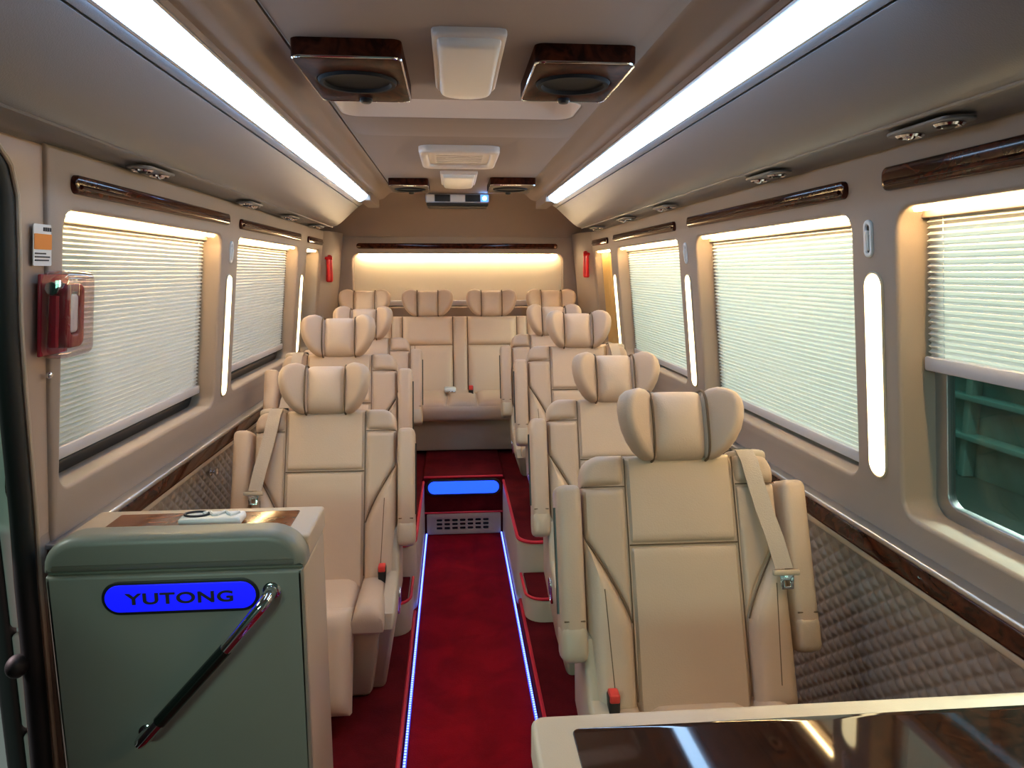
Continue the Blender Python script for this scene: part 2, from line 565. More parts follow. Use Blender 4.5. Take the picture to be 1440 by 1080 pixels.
# pleated blinds
def blind(s, a, b, zb, label, lz=None):
    fn = wallfn(s)
    loc = fn((a + b) / 2, zb, 0.06)
    t = thing('pleated_blind', label, 'blind', loc, 'pleated window blinds')
    f = rel(fn, loc)
    ztop = WT - 0.004
    n = int((ztop - zb) / 0.0128)
    g = G()
    ys = (a + 0.012, b - 0.012)
    vs, fs = [], []
    for i in range(2 * n + 1):
        z = ztop - (ztop - zb) * i / (2 * n)
        w = 0.063 + (0.0055 if i % 2 else -0.0030)
        for y in ys:
            vs.append(f(y, z, w))
    for i in range(2 * n):
        fs.append((2 * i, 2 * i + 1, 2 * i + 3, 2 * i + 2))
    g.add(vs, fs)
    obj('pleated_cloth', g, BLIND, t, 0)
    g = G(); rbox(g, (a + 0.008, zb - 0.028, 0.052), (b - 0.008, zb + 0.004, 0.074), 0.005, 2, f)
    obj('bottom_rail', g, RAILSIL, t)
    for yc in (a + 0.06, b - 0.06):
        g = G(); tube(g, [(yc, ztop, 0.063), (yc, zb, 0.063)], 0.0012, 5, fn=f)
        obj('cord', g, WHITE, t)
    g = G(); rbox(g, (a + 0.004, WT - 0.022, 0.050), (b - 0.004, WT + 0.004, 0.080), 0.004, 2, f)
    obj('head_rail', g, WALL, t)
    return t
blind(-1, *WIN[-1][0][:2], 1.020, 'pinkish pleated blind in the big window behind the red hammer case')
blind(-1, *WIN[-1][1][:2], 1.045, 'pinkish pleated blind in the second window on the console side')
blind(1, *WIN[1][0][:2], 1.262, 'half raised pleated blind above dark green glass beside the table')
blind(1, *WIN[1][1][:2], 0.975, 'pale greenish pleated blind fully lowered beside the front seat pair')
blind(1, *WIN[1][2][:2], 1.000, 'pale pleated blind in the far window on the dark table side')

# narrow rearmost side windows: gold curtains
for s in (-1, 1):
    fn = wallfn(s)
    a, b, zb = WIN[s][-1]
    loc = fn((a + b) / 2, zb, 0.05)
    f = rel(fn, loc)
    y0, y1 = (a + 0.02, a + 0.20) if s < 0 else (a + 0.22, b - 0.01)
    g = G(); vs, fs = [], []
    N, Mz = 56, 6
    for sh in (0, 1):
        for i in range(N + 1):
            u = i / N
            for j in range(Mz + 1):
                z = WT - 0.005 - (WT - zb - 0.02) * j / Mz
                w = 0.052 + 0.014 * sin(u * 2 * pi * 5) * (0.6 + 0.4 * j / Mz) + 0.003 * sh
                vs.append(f(y0 + (y1 - y0) * u, z, w))
        o = sh * (N + 1) * (Mz + 1)
        for i in range(N):
            for j in range(Mz):
                fs.append((o + i * (Mz + 1) + j, o + (i + 1) * (Mz + 1) + j, o + (i + 1) * (Mz + 1) + j + 1, o + i * (Mz + 1) + j + 1))
    g.add(vs, fs)
    t = thing('curtain', 'gold gathered curtain in narrow last window ' + SIDE[s], 'curtain', loc)
    obj('curtain_cloth', g, CURTAIN, t)
    g = G(); tube(g, [(a, WT - 0.012, 0.05), (b, WT - 0.012, 0.05)], 0.006, 6, fn=f)
    obj('curtain_rod', g, SILVER, t)

# ------------------------------------------------------------------ SETTING: rear wall
g = G()
RW0, RW1, RZ0, RZ1 = -0.70, 0.795, 1.20, 1.575
plate(g, [(-0.82, 0.3), (0.92, 0.3), (0.92, 1.70), (-0.82, 1.70)], [rrect(RW0, RW1, RZ0, RZ1, 0.05)], 0.055, 0.012, lambda u, v, n: (u, YE - 0.03 + n, v))
rear = struct('wall_rear', g, WALL)
g = G(); rbox(g, (-1.0, YE + 0.05, -0.05), (1.1, YE + 0.10, 2.0), 0)
obj('rear_skin', g, WALL, rear)
for s in (-1, 1):
    g = G()
    xa = XC + s * 0.87
    pr = [(XC + s * 0.985, 4.80), (XC + s * 0.93, 4.86), (XC + s * 0.895, 4.98), (XC + s * 0.875, YE + 0.02), (XC + s * 0.99, YE + 0.02)]
    plate(g, pr, [], 1.42, 0.004, lambda u, v, n: (u + s * (-0.111 * (1.715 - n - 0.81) + 0.03), v, 1.715 - n))
    obj('corner_post', g, WALL, rear)
# header curving up from the rear panel to the ceiling
prof = [(4.66, 1.958), (4.76, 1.945), (4.90, 1.905), (5.02, 1.845), (5.11, 1.775), (5.16, 1.715), (5.165, 1.695), (5.22, 1.690), (5.22, 2.0), (4.66, 2.0)]
g = G(); vs = [(x, y, z) for x in (XC - 0.965, XC + 0.965) for y, z in prof]
n = len(prof)
g.add(vs, [(i, (i + 1) % n, n + (i + 1) % n, n + i) for i in range(n)] + [tuple(range(n)), tuple(range(n, 2 * n))])
obj('header', g, CEIL, rear)
g = G()
plate(g, rrect(RW0 - 0.02, RW1 + 0.02, RZ0 - 0.02, RZ1 + 0.02, 0.05), [], 0.005, 0, lambda u, v, n: (u, YE + 0.04 + n, v))
wr = struct('window_8', g, GLASS)
g = G(); rbox(g, (RW0 + 0.04, YE - 0.012, RZ1 - 0.010), (RW1 - 0.04, YE - 0.002, RZ1 - 0.001), 0.002, 1)
WLED2 = mat('rear window led strip', (0.9, 0.8, 0.6), 0.4, emit=(1.0, 0.72, 0.40), es=75.0)
obj('light_line', g, WLED2, wr, label='warm glowing light line under the top edge')
# smooth rear blind
t = thing('roller_blind', 'smooth cream blind over the wide rear window', 'blind', (XC, YE + 0.01, RZ0))
g = G(); rbox(g, (RW0 - 0.012 - XC, 0.010, 0.02), (RW1 + 0.012 - XC, 0.014, RZ1 - RZ0 + 0.004), 0)
obj('blind_cloth', g, REARBL, t)
g = G(); rbox(g, (RW0 + 0.004 - XC, -0.012, 0.005), (RW1 - 0.004 - XC, 0.010, 0.045), 0.006)
obj('bottom_rail', g, RAILSIL, t)

# ------------------------------------------------------------------ SETTING: ceiling
HY0, HY1, HX0, HX1 = 2.215, 2.47, -0.345, 0.40
g = G()
plate(g, [(XC - 0.41, -0.9), (XC + 0.41, -0.9), (XC + 0.41, 4.72), (XC - 0.41, 4.72)], [rrect(HX0, HX1, HY0, HY1, 0.06)], 0.03, 0.008, lambda u, v, n: (u, v, 1.95 + n))
ceiling = struct('ceiling', g, CEIL)
for s in (-1, 1):
    pr = [(0.405, 1.951), (0.43, 1.946), (0.450, 1.930), (0.470, 1.912), (0.492, 1.904), (0.512, 1.900), (0.515, 1.887), (0.530, 1.887), (0.530, 1.99), (0.405, 1.99)]
    vs = [(XC - 0.008 + s * h, y, z) for y in (-0.9, 4.72) for h, z in pr]
    n = len(pr)
    g = G().add(vs, [(i, (i + 1) % n, n + (i + 1) % n, n + i) for i in range(n)] + [tuple(range(n)), tuple(range(n, 2 * n))])
    obj('cove', g, CEIL, ceiling)
# raised soft cross rib behind the hatch
g = G(); vs = []
ys = [2.535 + 0.26 * i / 14 for i in range(15)]
for x in (XC - 0.40, XC - 0.34, XC + 0.34, XC + 0.40):
    for y in ys:
        u = (y - 2.535) / 0.26
        e = 1.0 if abs(x - XC) < 0.36 else 0.0
        vs.append((x, y, 1.951 - e * 0.010 * sin(pi * u) ** 1.0))
fs = [(a * 15 + i, a * 15 + i + 1, (a + 1) * 15 + i + 1, (a + 1) * 15 + i) for a in range(3) for i in range(14)]
obj('cross_rib', g.add(vs, fs), CEIL, ceiling)
# hatch well
g = G()
plate(g, rrect(HX0 - 0.001, HX1 + 0.001, HY0 - 0.001, HY1 + 0.001, 0.06), [rrect(HX0 + 0.004, HX1 - 0.004, HY0 + 0.004, HY1 - 0.002, 0.06)], 0.118, 0, lambda u, v, n: (u, v, 1.9525 + n))
hw = obj('hatch_well', g, CEILTRIM, ceiling)
g = G(); rbox(g, (HX0 - 0.02, HY0 - 0.02, 2.07), (HX1 + 0.02, HY1 + 0.02, 2.085), 0)
obj('hatch_lid', g, BLIND, hw)
g = G(); plate(g, [(XC - 1.02, -0.9), (XC + 1.02, -0.9), (XC + 1.02, YE + 0.1), (XC - 1.02, YE + 0.1)], [rrect(HX0, HX1, HY0, HY1, 0.06)], 0.03, 0, lambda u, v, n: (u, v, 2.09 + n))
obj('roof_skin', g, CEIL, ceiling)
for s in (-1, 1):
    g = G(); rbox(g, (min(XC + s * 0.965, XC + s * 1.02), -0.9, 1.69), (max(XC + s * 0.965, XC + s * 1.02), YE + 0.1, 2.12), 0)
    obj('roof_side', g, CEIL, ceiling)

# overhead ducts / racks and the ceiling lights
for s in (-1, 1):
    c = XC - 0.006
    pr = [(0.915, 1.700), (0.895, 1.708), (0.880, 1.720), (0.83, 1.722), (0.775, 1.722), (0.745, 1.730), (0.722, 1.745), (0.695, 1.768), (0.665, 1.795), (0.640, 1.818), (0.622, 1.834), (0.612, 1.8425)]
    pr2 = [(0.608, 1.8455), (0.598, 1.852), (0.588, 1.858), (0.582, 1.866)]
    def duct(pr, back, yend, g):
        q = pr + back
        n = len(q)
        rings = [(-0.9, 0.0), (yend - 0.12, 0.0), (yend - 0.05, 0.010), (yend - 0.015, 0.03), (yend, 0.06)]
        vs = []
        for y, sh in rings:
            for i, (h, z) in enumerate(q):
                k = sh if i < len(pr) else 0
                vs.append((c + s * min(h + k, 0.95), y, z + 0.6 * k))
        fs = [(r * n + i, r * n + (i + 1) % n, (r + 1) * n + (i + 1) % n, (r + 1) * n + i) for r in range(len(rings) - 1) for i in range(n)]
        fs += [tuple(range(n)), tuple(range((len(rings) - 1) * n, len(rings) * n))]
        return g.add(vs, fs)
    t = thing('overhead_duct', 'long grey padded overhead duct running above the windows ' + SIDE[s], 'overhead duct', (c + s * 0.8, 0, 1.72))
    def dobj(name, g, m):
        g.v = [(a - c - s * 0.8, b, z - 1.72) for a, b, z in g.v]
        return obj(name, g, m, t)
    dobj('duct_body', duct(pr, [(0.63, 1.87), (0.63, 2.0), (0.96, 2.0), (0.96, 1.700)], 4.655, G()), DUCT)
    dobj('upper_strip', duct(pr2, [(0.588, 1.99), (0.64, 1.99), (0.64, 1.86)], 4.655, G()), DUCT)
    g = G(); tube(g, [(c + s * 0.779, -0.9, 1.7225), (c + s * 0.779, 4.56, 1.7225)], 0.005, 6)
    dobj('lip_bead', g, DUCT)
    # ceiling light
    lx = c + s * 0.548
    L = thing('ceiling_light', 'long bright white ceiling light strip ' + SIDE[s], 'ceiling light', (lx, 0, 1.88))
    y0, y1 = 1.0, 4.24
    q = [(0.5745, 1.8505), (0.567, 1.8465), (0.556, 1.8490), (0.541, 1.8580), (0.527, 1.8695), (0.521, 1.8790), (0.522, 1.8850), (0.54, 1.90), (0.58, 1.87)]
    n = len(q)
    vs = [(c + s * h - lx, y, z - 1.88) for y in (y0, y1) for h, z in q]
    g = G().add(vs, [(i, (i + 1) % n, n + (i + 1) % n, n + i) for i in range(n)] + [tuple(range(n)), tuple(range(n, 2 * n))])
    obj('diffuser', g, STRIP, L)
    for h, z in ((0.575, 1.849), (0.520, 1.885)):
        g = G(); tube(g, [(c + s * h - lx, -0.9, z - 1.88), (c + s * h - lx, 4.26, z - 1.88)], 0.0045, 6)
        obj('edge_strip', g, SILVER, L)
    g = G(); tube(g, [(c + s * 0.578 - lx, 4.25, -0.030), (c + s * 0.518 - lx, 4.25, 0.007)], 0.006, 6)
    obj('end_cap', g, SHELL, L)
    g = G(); rbox(g, (min(c + s * 0.505, c + s * 0.578) - lx, 4.25, -0.026), (max(c + s * 0.505, c + s * 0.578) - lx, 4.74, 0.09), 0.006)
    obj('filler_panel', g, CEIL, L)

# ------------------------------------------------------------------ door pillar and door (console side)
fnL = wallfn(-1)
seal_c = [(0.02, 1.572), (0.30, 1.588), (0.45, 1.594), (0.60, 1.600), (0.75, 1.604), (0.92, 1.586), (1.05, 1.566), (1.20, 1.542), (1.35, 1.523), (1.50, 1.516), (1.60, 1.508), (1.655, 1.485), (1.69, 1.44)]
sx_ = lambda z: XC - min(half(z), 0.99)
g = G()
plate(g, [(1.685, 1.712), (1.685, 0.765), (1.685, 0.0)] + [(y + 0.006, z) for z, y in seal_c] + [(1.46, 1.712)], [], 0.05, 0.006, lambda u, v, n: (sx_(v) - n - 0.010, u, v))
trim = struct('trim_3', g, PILLAR)
g = G(); tube(g, [(sx_(z) - 0.028, y - 0.004, z) for z, y in seal_c] + [(sx_(1.69) - 0.028, 0.9, 1.70)], 0.022, 10)
d1 = struct('door_1', g, RUBBER)
g = G(); tube(g, [(sx_(z) - 0.006, y + 0.012, z) for z, y in seal_c], 0.005, 8)
obj('seal_lip', g, SHELL, d1)
for z0_, z1_ in ((-0.10, 0.34), (0.355, 0.60), (0.615, 1.42)):
    g = G(); plate(g, rrect(-1.055, -0.955, z0_, z1_, 0.012), [], 0.03, 0.006, lambda u, v, n: (u, 1.665 + n, v))
    obj('door_panel', g, DOORP, d1)
g = G(); rbox(g, (-1.10, 1.66, -0.1), (-1.056, 1.70, 1.5), 0.012)
obj('door_edge', g, RUBBER, d1)
g = G(); plate(g, rrect(0.55, 1.54, -0.1, 0.9, 0.02), [], 0.03, 0.010, lambda u, v, n: (-1.06 - n, u, v))
obj('door_card', g, BLACK, d1)
g = G(); plate(g, rrect(0.55, 1.98, 0.90, 1.70, 0.02), [], 0.006, 0.001, lambda u, v, n: (-1.07 - n, u, v))
obj('door_glass', g, GLASS, d1)
g = G(); sell(g, (0.022, 0.028, 0.026), fn=lambda a, b, c: (-0.985 + a, 1.565 + b, 0.575 + c))
obj('door_bumper', g, RUBBER, d1)

# ------------------------------------------------------------------ hall outside the windows
g = G(); rbox(g, (-14, -12, -1.0), (14, 16, -0.9), 0)
struct('ground', g, GROUND)
g = G(); rbox(g, (6.0, -8, -0.9), (6.2, 12, 5.0), 0)
hall = struct('wall_outside', g, HALL)
for y in (0.2, 2.6, 4.4, 6.4, 7.5, 8.6, 9.9):
    g = G(); rbox(g, (5.85, y, -0.9), (6.0, y + 0.10, 5.0), 0.02)
    obj('hall_post', g, HALLP, hall)
for z in (-0.45, 0.0, 0.35, 0.75, 1.3):
    g = G(); rbox(g, (5.8, -2, z), (6.0, 11, z + 0.06), 0.01)
    obj('hall_beam', g, HALLP, hall)

# ------------------------------------------------------------------ things on the walls and ceiling
def wood_strip(s, a, b, z0, z1, label):
    fn = wallfn(s)
    loc = fn((a + b) / 2, z0, 0)
    f = rel(fn, loc)
    t = thing('air_vent_strip', label, 'vent strip', loc, 'dark wood strips above the windows')
    g = G(); plate(g, rrect(a, b, z0, z1, 0.018, 5), [], 0.014, 0.006, lambda u, v, n: f(u, v, n - 0.012))
    obj('wood_face', g, WOOD, t)
    g = G(); tube(g, [(a + 0.02, z0 + 0.016, -0.013), (b - 0.02, z0 + 0.016, -0.013)], 0.0055, 8, fn=f)
    obj('lower_bead', g, WOOD, t)
wood_strip(-1, 1.705, 2.825, 1.622, 1.664, 'dark glossy wood strip above the big window near the hammer case')
wood_strip(-1, 2.975, 4.11, 1.618, 1.658, 'dark glossy wood strip above the second window on the console side')
wood_strip(-1, 4.33, 4.78, 1.618, 1.656, 'short dark wood strip above the curtained window on the console side')
wood_strip(1, 0.25, 1.525, 1.622, 1.672, 'dark glossy wood strip above the half raised blind')
wood_strip(1, 1.672, 2.83, 1.622, 1.664, 'dark glossy wood strip above the pale greenish lowered blind')
wood_strip(1, 3.00, 4.15, 1.620, 1.660, 'dark glossy wood strip above the far pleated blind on the table side')
wood_strip(1, 4.32, 4.78, 1.618, 1.656, 'short dark wood strip above the curtained window on the table side')
loc = (XC, YE - 0.03, 1.61)
t = thing('air_vent_strip', 'long dark wood strip above the wide rear window', 'vent strip', loc, 'dark wood strips above the windows')
g = G(); plate(g, rrect(-0.67 - XC, 0.757 - XC, 0.0, 0.038, 0.019, 5), [], 0.016, 0.006, lambda u, v, n: (u, n - 0.014, v))
obj('wood_face', g, WOOD, t)
g = G(); tube(g, [(-0.64 - XC, -0.014, 0.014), (0.73 - XC, -0.014, 0.014)], 0.005, 8)
obj('lower_bead', g, WOOD, t)

def pillar_lamp(s, y, z0, z1, w, label):
    fn = wallfn(s)
    loc = fn(y, z0, 0)
    f = rel(fn, loc)
    t = thing('pillar_lamp', label, 'wall lamp', loc, 'slim lamps on the window pillars')
    g = G(); plate(g, rrect(y - w / 2 - 0.006, y + w / 2 + 0.006, z0 - 0.006, z1 + 0.006, 0.1, 8), [rrect(y - w / 2, y + w / 2, z0, z1, 0.1, 8)], 0.008, 0.003, lambda u, v, n: f(u, v, n - 0.005))
    obj('lamp_frame', g, SHELL, t)
    g = G(); plate(g, rrect(y - w / 2, y + w / 2, z0, z1, 0.1, 8), [], 0.010, 0.005, lambda u, v, n: f(u, v, n - 0.008))
    obj('lamp_diffuser', g, PLAMP, t)
pillar_lamp(1, 1.578, 0.965, 1.445, 0.062, 'widest upright glowing lamp between the half raised and lowered blinds')
pillar_lamp(1, 2.885, 0.975, 1.435, 0.055, 'slim upright glowing lamp between the two lowered blinds, table side')
pillar_lamp(1, 4.21, 0.985, 1.430, 0.05, 'slim glowing lamp beside the curtained window on the table side')
pillar_lamp(-1, 2.875, 0.965, 1.435, 0.055, 'slim upright glowing lamp between the two pinkish blinds')
pillar_lamp(-1, 4.22, 0.985, 1.430, 0.05, 'slim glowing lamp beside the curtained window on the console side')

def coat_hook(s, y, z0, label):
    fn = wallfn(s)
    loc = fn(y, z0, 0)
    f = rel(fn, loc)
    t = thing('coat_hook', label, 'hook', loc, 'white coat hooks on the window pillars')
    g = G(); plate(g, rrect(y - 0.016, y + 0.016, z0, z0 + 0.085, 0.016, 6), [rrect(y - 0.008, y + 0.008, z0 + 0.010, z0 + 0.074, 0.008, 5)], 0.008, 0.003, lambda u, v, n: f(u, v, n - 0.006))
    obj('hook_plate', g, WHITE, t)
    g = G(); plate(g, rrect(y - 0.008, y + 0.008, z0 + 0.010, z0 + 0.074, 0.008, 5), [], 0.002, 0, lambda u, v, n: f(u, v, n - 0.001))
    obj('hook_recess', g, BLACK, t)
    g = G(); tube(g, [(y, z0 + 0.060, -0.003), (y, z0 + 0.050, -0.007), (y, z0 + 0.016, -0.005)], 0.0055, 8, fn=f)
    obj('hook_finger', g, WHITE, t)
coat_hook(1, 1.592, 1.482, 'white oval coat hook above the widest pillar lamp')
coat_hook(1, 2.892, 1.482, 'small white oval coat hook above the middle lamp, table side')
coat_hook(-1, 2.885, 1.482, 'small white oval coat hook above the pillar lamp, console side')

# reading light clusters under the ducts
def reading_lights(s, y, label):
    x = XC - 0.006 + s * 0.835
    t = thing('reading_light', label, 'reading light', (x, y, 1.7165), 'reading lights under the overhead ducts')
    g = G(); plate(g, rrect(-0.032, 0.032, -0.10, 0.10, 0.03, 6), [], 0.006, 0.003, lambda u, v, n: (u, v, n - 0.007))
    obj('base_plate', g, DUCT, t)
    for dy in (-0.055, 0.055):
        g = G(); lathe(g, [(0.024, 0.0), (0.026, -0.006), (0.022, -0.010), (0.017, -0.006), (0.010, -0.004)], 16, lambda a, b, c: (a, b + dy, c - 0.003))
        r = obj('chrome_ring', g, CHROME, t)
        g = G(); sell(g, (0.014, 0.014, 0.010), fn=lambda a, b, c: (a, b + dy, c - 0.008), nu=12, nv=8)
        obj('nozzle', g, BLACK if dy < 0 else CHROME, r)
for y, w in ((1.30, 'first of the set, over the half raised blind'), (1.98, 'second from the table, over the greenish blind'), (2.95, 'third from the table, over the middle lamp'), (3.62, 'fourth from the table, over the far blind'), (4.35, 'last of the set, over the curtained window')):
    reading_lights(1, y, 'chrome reading light pair under table-side duct, ' + w)
for y, w in ((2.02, 'first of the set, over the big blind'), (2.95, 'second, over the first lamp'), (3.65, 'third, over the second blind'), (4.35, 'last of the set, over the curtain')):
    reading_lights(-1, y, 'chrome reading light pair under console-side duct, ' + w)

# ceiling speakers
def speaker(x0, x1, y0, y1, label):
    cx, cy = (x0 + x1) / 2, (y0 + y1) / 2
    t = thing('ceiling_speaker', label, 'speaker', (cx, cy, 1.95), 'dark wood ceiling speakers')
    hx, hy = (x1 - x0) / 2, (y1 - y0) / 2
    R = 0.80 * min(hx, hy)
    circ = [(R * cos(2 * pi * k / 32), R * sin(2 * pi * k / 32)) for k in range(32)]
    g = G(); plate(g, rrect(-hx, hx, -hy, hy, 0.022, 5), [circ], 0.040, 0.006, lambda u, v, n: (u, v, n - 0.040))
    obj('speaker_box', g, SPKWOOD, t)
    g = G(); tube(g, [(u, v, -0.0385) for u, v in rrect(-hx + 0.002, hx - 0.002, -hy + 0.002, hy - 0.002, 0.022, 5)], 0.0028, 6, True)
    obj('chrome_edge', g, CHROME, t)
    g = G(); lathe(g, [(R, -0.038), (R * 0.96, -0.046), (R * 0.86, -0.046), (R * 0.80, -0.036), (R * 0.4, -0.012), (R * 0.34, -0.014), (R * 0.30, -0.024), (R * 0.12, -0.030), (0.001, -0.031)], 32)
    obj('speaker_cone', g, CONE, t)
    g = G(); lathe(g, [(0.016, -0.038), (0.017, -0.046), (0.012, -0.052), (0.001, -0.054)], 14, lambda a, b, c: (a, b + hy - 0.035, c))
    obj('tweeter', g, BLACK, t)
speaker(-0.345, -0.105, 1.66, 2.07, 'dark square ceiling speaker ahead of the hatch, console side')
speaker(0.19, 0.42, 1.66, 2.03, 'dark square ceiling speaker ahead of the hatch, table side')
speaker(-0.34, -0.125, 4.00, 4.36, 'small looking dark ceiling speaker by the rear lamp, console side')
speaker(0.21, 0.455, 3.93, 4.33, 'small looking dark ceiling speaker by the rear lamp, table side')

def dome(x0, x1, y0, y1, label, lensx=None):
    cx = (x0 + x1) / 2
    t = thing('dome_lamp', label, 'ceiling lamp', (cx, (y0 + y1) / 2, 1.95), 'ceiling dome lamps')
    hx, hy = (x1 - x0) / 2, (y1 - y0) / 2
    far = [(hx * cos(a), hy - 0.06 + 0.06 * sin(a)) for a in [pi * k / 12 for k in range(13)]]
    out = rrect(-hx, hx, -hy, hy - 0.2, 0.02, 4)[:10] + far
    out = [(hx - 0.018, -hy), (hx - 0.004, -hy + 0.006), (hx, -hy + 0.02)] + far + [(-hx, -hy + 0.02), (-hx + 0.004, -hy + 0.006), (-hx + 0.018, -hy)]
    g = G(); plate(g, out, [], 0.02, 0.008, lambda u, v, n: (u, v, n - 0.016))
    obj('lamp_base', g, CEILTRIM, t)
    inn = [(u * 0.86, v * 0.93) for u, v in out]
    g = G(); plate(g, inn, [], 0.022, 0.014, lambda u, v, n: (u, v, n - 0.034), 4)
    obj('lamp_cover', g, OFFW, t)
dome(-0.038, 0.122, 1.57, 2.08, 'large off-white ceiling lamp cover between the two front speakers')
dome(-0.055, 0.135, 3.70, 4.23, 'off-white ceiling lamp cover behind the raised ceiling vent')
# raised vent
t = thing('ceiling_vent', 'pale raised rectangular ceiling vent behind the hatch', 'vent', (0.035, 3.2, 1.95))
g = G(); plate(g, rrect(-0.165, 0.165, -0.235, 0.235, 0.05, 6), [rrect(-0.13, 0.13, -0.19, 0.19, 0.04, 6)], 0.034, 0.012, lambda u, v, n: (u, v, n - 0.030))
obj('vent_frame', g, CEILTRIM, t)
g = G(); plate(g, rrect(-0.13, 0.13, -0.19, 0.19, 0.04, 6), [rrect(-0.10, 0.10, -0.13 + 0.05 * i, -0.11 + 0.05 * i, 0.008, 3) for i in range(6)], 0.01, 0.002, lambda u, v, n: (u, v, n - 0.016))
obj('vent_grille', g, CEILTRIM, t)
g = G(); rbox(g, (-0.13, -0.19, -0.004), (0.13, 0.19, 0.002), 0)
obj('vent_backing', g, CEIL, t)

# box with coloured cells under the rear of the ceiling
t = thing('display_box', 'small black box with silver cells and a blue light below rear ceiling', 'display', (0.04, 4.74, 1.87))
g = G(); rbox(g, (-0.20, 0.0, -0.005), (0.20, 0.17, 0.098), 0.014)
obj('box_body', g, BLACK, t)
g = G(); plate(g, rrect(-0.205, 0.205, 0.020, 0.076, 0.006), [], 0.012, 0.003, lambda u, v, n: (u, n - 0.010, v))
fp = obj('front_panel', g, SILVER, t)
for a, b, m in ((-0.198, -0.150, WHITE), (-0.146, -0.048, BLACK), (-0.044, 0.046, WHITE), (0.050, 0.146, BLACK)):
    g = G(); plate(g, rrect(a, b, 0.026, 0.070, 0.003), [], 0.004, 0.001, lambda u, v, n: (u, n - 0.0125, v))
    obj('cell', g, m, fp)
g = G(); plate(g, rrect(0.150, 0.198, 0.026, 0.070, 0.003), [], 0.004, 0.001, lambda u, v, n: (u, n - 0.0125, v))
obj('cell', g, mat('blue display cell', (0.1, 0.2, 0.9), 0.3, emit=(0.08, 0.28, 1.0), es=1.6), fp, label='blue glowing cell')
g = G(); sell(g, (0.012, 0.006, 0.012), fn=lambda a, b, c: (0.174 + a, -0.014 + b, 0.048 + c), nu=12, nv=8)
obj('indicator', g, mat('blue indicator', (0.3, 0.6, 1.0), 0.3, emit=(0.2, 0.5, 1.0), es=60), fp)
g = G(); sell(g, (0.008, 0.008, 0.008), fn=lambda a, b, c: (0.150 + a, -0.02 + b, 0.104 + c), nu=10, nv=6)
obj('top_indicator', g, mat('deep blue indicator', (0.1, 0.1, 1.0), 0.3, emit=(0.06, 0.08, 1.0), es=420), t)

# red hammers on the rear corners
def hammer(s, z, label):
    fn = wallfn(s)
    loc = (XC + s * 0.868, 4.875, z)
    t = thing('emergency_hammer', label, 'hammer', loc, 'red hammers on the rear corners')
    g = G(); rbox(g, (-0.022, 0.0, -0.09), (0.022, 0.035, 0.09), 0.012)
    obj('holder', g, REDPL, t)
    g = G(); tube(g, [(0, -0.012, -0.08), (0, -0.014, 0.06)], [0.010, 0.012], 8)
    obj('handle', g, REDPL, t)
    g = G(); tube(g, [(-0.028, -0.014, 0.068), (0.028, -0.014, 0.068)], [0.011, 0.011], 8)
    obj('hammer_head', g, REDPL, t)
hammer(-1, 1.47, 'red emergency hammer on the rear corner, console side')
hammer(1, 1.50, 'red emergency hammer on the rear corner, table side')

# clear hammer case on the door pillar
loc = fnL(1.60, 1.355, 0)
t = thing('hammer_case', 'clear plastic case holding a red hammer on the door pillar', 'hammer case', loc)
f = rel(fnL, loc)
g = G(); rbox(g, (1.572, 1.265, -0.070), (1.692, 1.452, -0.004), 0.020, 3, f)
obj('clear_cover', g, CLEAR, t)
g = G(); rbox(g, (1.577, 1.27, -0.010), (1.687, 1.445, -0.002), 0.003, 2, f)
obj('back_plate', g, REDCASE, t)
g = G(); plate(g, rrect(1.600, 1.675, 1.285, 1.425, 0.02), [rrect(1.618, 1.655, 1.315, 1.405, 0.012)], 0.03, 0.006, lambda u, v, n: f(u, v, n - 0.052))
obj('red_frame', g, REDCASE, t)
g = G(); plate(g, rrect(1.620, 1.653, 1.318, 1.402, 0.01), [], 0.01, 0.003, lambda u, v, n: f(u, v, n - 0.048))
obj('window_label', g, WHITE, t)
g = G(); tube(g, [(1.590, 1.29, -0.03), (1.590, 1.40, -0.03)], 0.010, 8, fn=f)
obj('hammer_handle', g, REDCASE, t)
g = G(); tube(g, [(1.578, 1.415, -0.03), (1.614, 1.415, -0.03)], 0.014, 8, fn=f)
obj('hammer_head', g, CHROME, t)
# sticker
loc = fnL(1.601, 1.50, 0.004)
f = rel(fnL, loc)
t = thing('warning_sticker', 'white and orange printed sticker above the clear hammer case', 'sticker', loc)
g = G(); plate(g, rrect(1.566, 1.634, 1.462, 1.548, 0.004), [], 0.002, 0, lambda u, v, n: f(u, v, n - 0.0))
obj('sticker_paper', g, WHITE, t)
g = G(); plate(g, rrect(1.568, 1.632, 1.496, 1.528, 0.002), [], 0.001, 0, lambda u, v, n: f(u, v, n - 0.0012))
obj('orange_band', g, ORANGE, t)
g = G()
for z, a, b in ((1.486, 1.571, 1.611), (1.479, 1.571, 1.626), (1.472, 1.571, 1.622)):
    rbox(g, (a, z, -0.0012), (b, z + 0.003, 0.0), 0, fn=f)
for i in range(4):
    rbox(g, (1.601 + i * 0.008, 1.534, -0.0012), (1.606 + i * 0.008, 1.542, 0.0), 0, fn=f)
obj('printed_lines', g, INK, t)
# chrome screw below
g = G(); sell(g, (0.008, 0.008, 0.006), fn=lambda a, b, c: (a, b, c), nu=12, nv=8)
g.v = [Vector(fnL(1.625 + a, 1.225 + b, -0.004 + c)) - Vector(fnL(1.625, 1.225, 0)) for a, b, c in g.v]
o = obj('wall_screw', g, CHROME); o.location = fnL(1.625, 1.225, 0)
tag(o, 'single small screw in the pillar below the hammer case', 'screw')
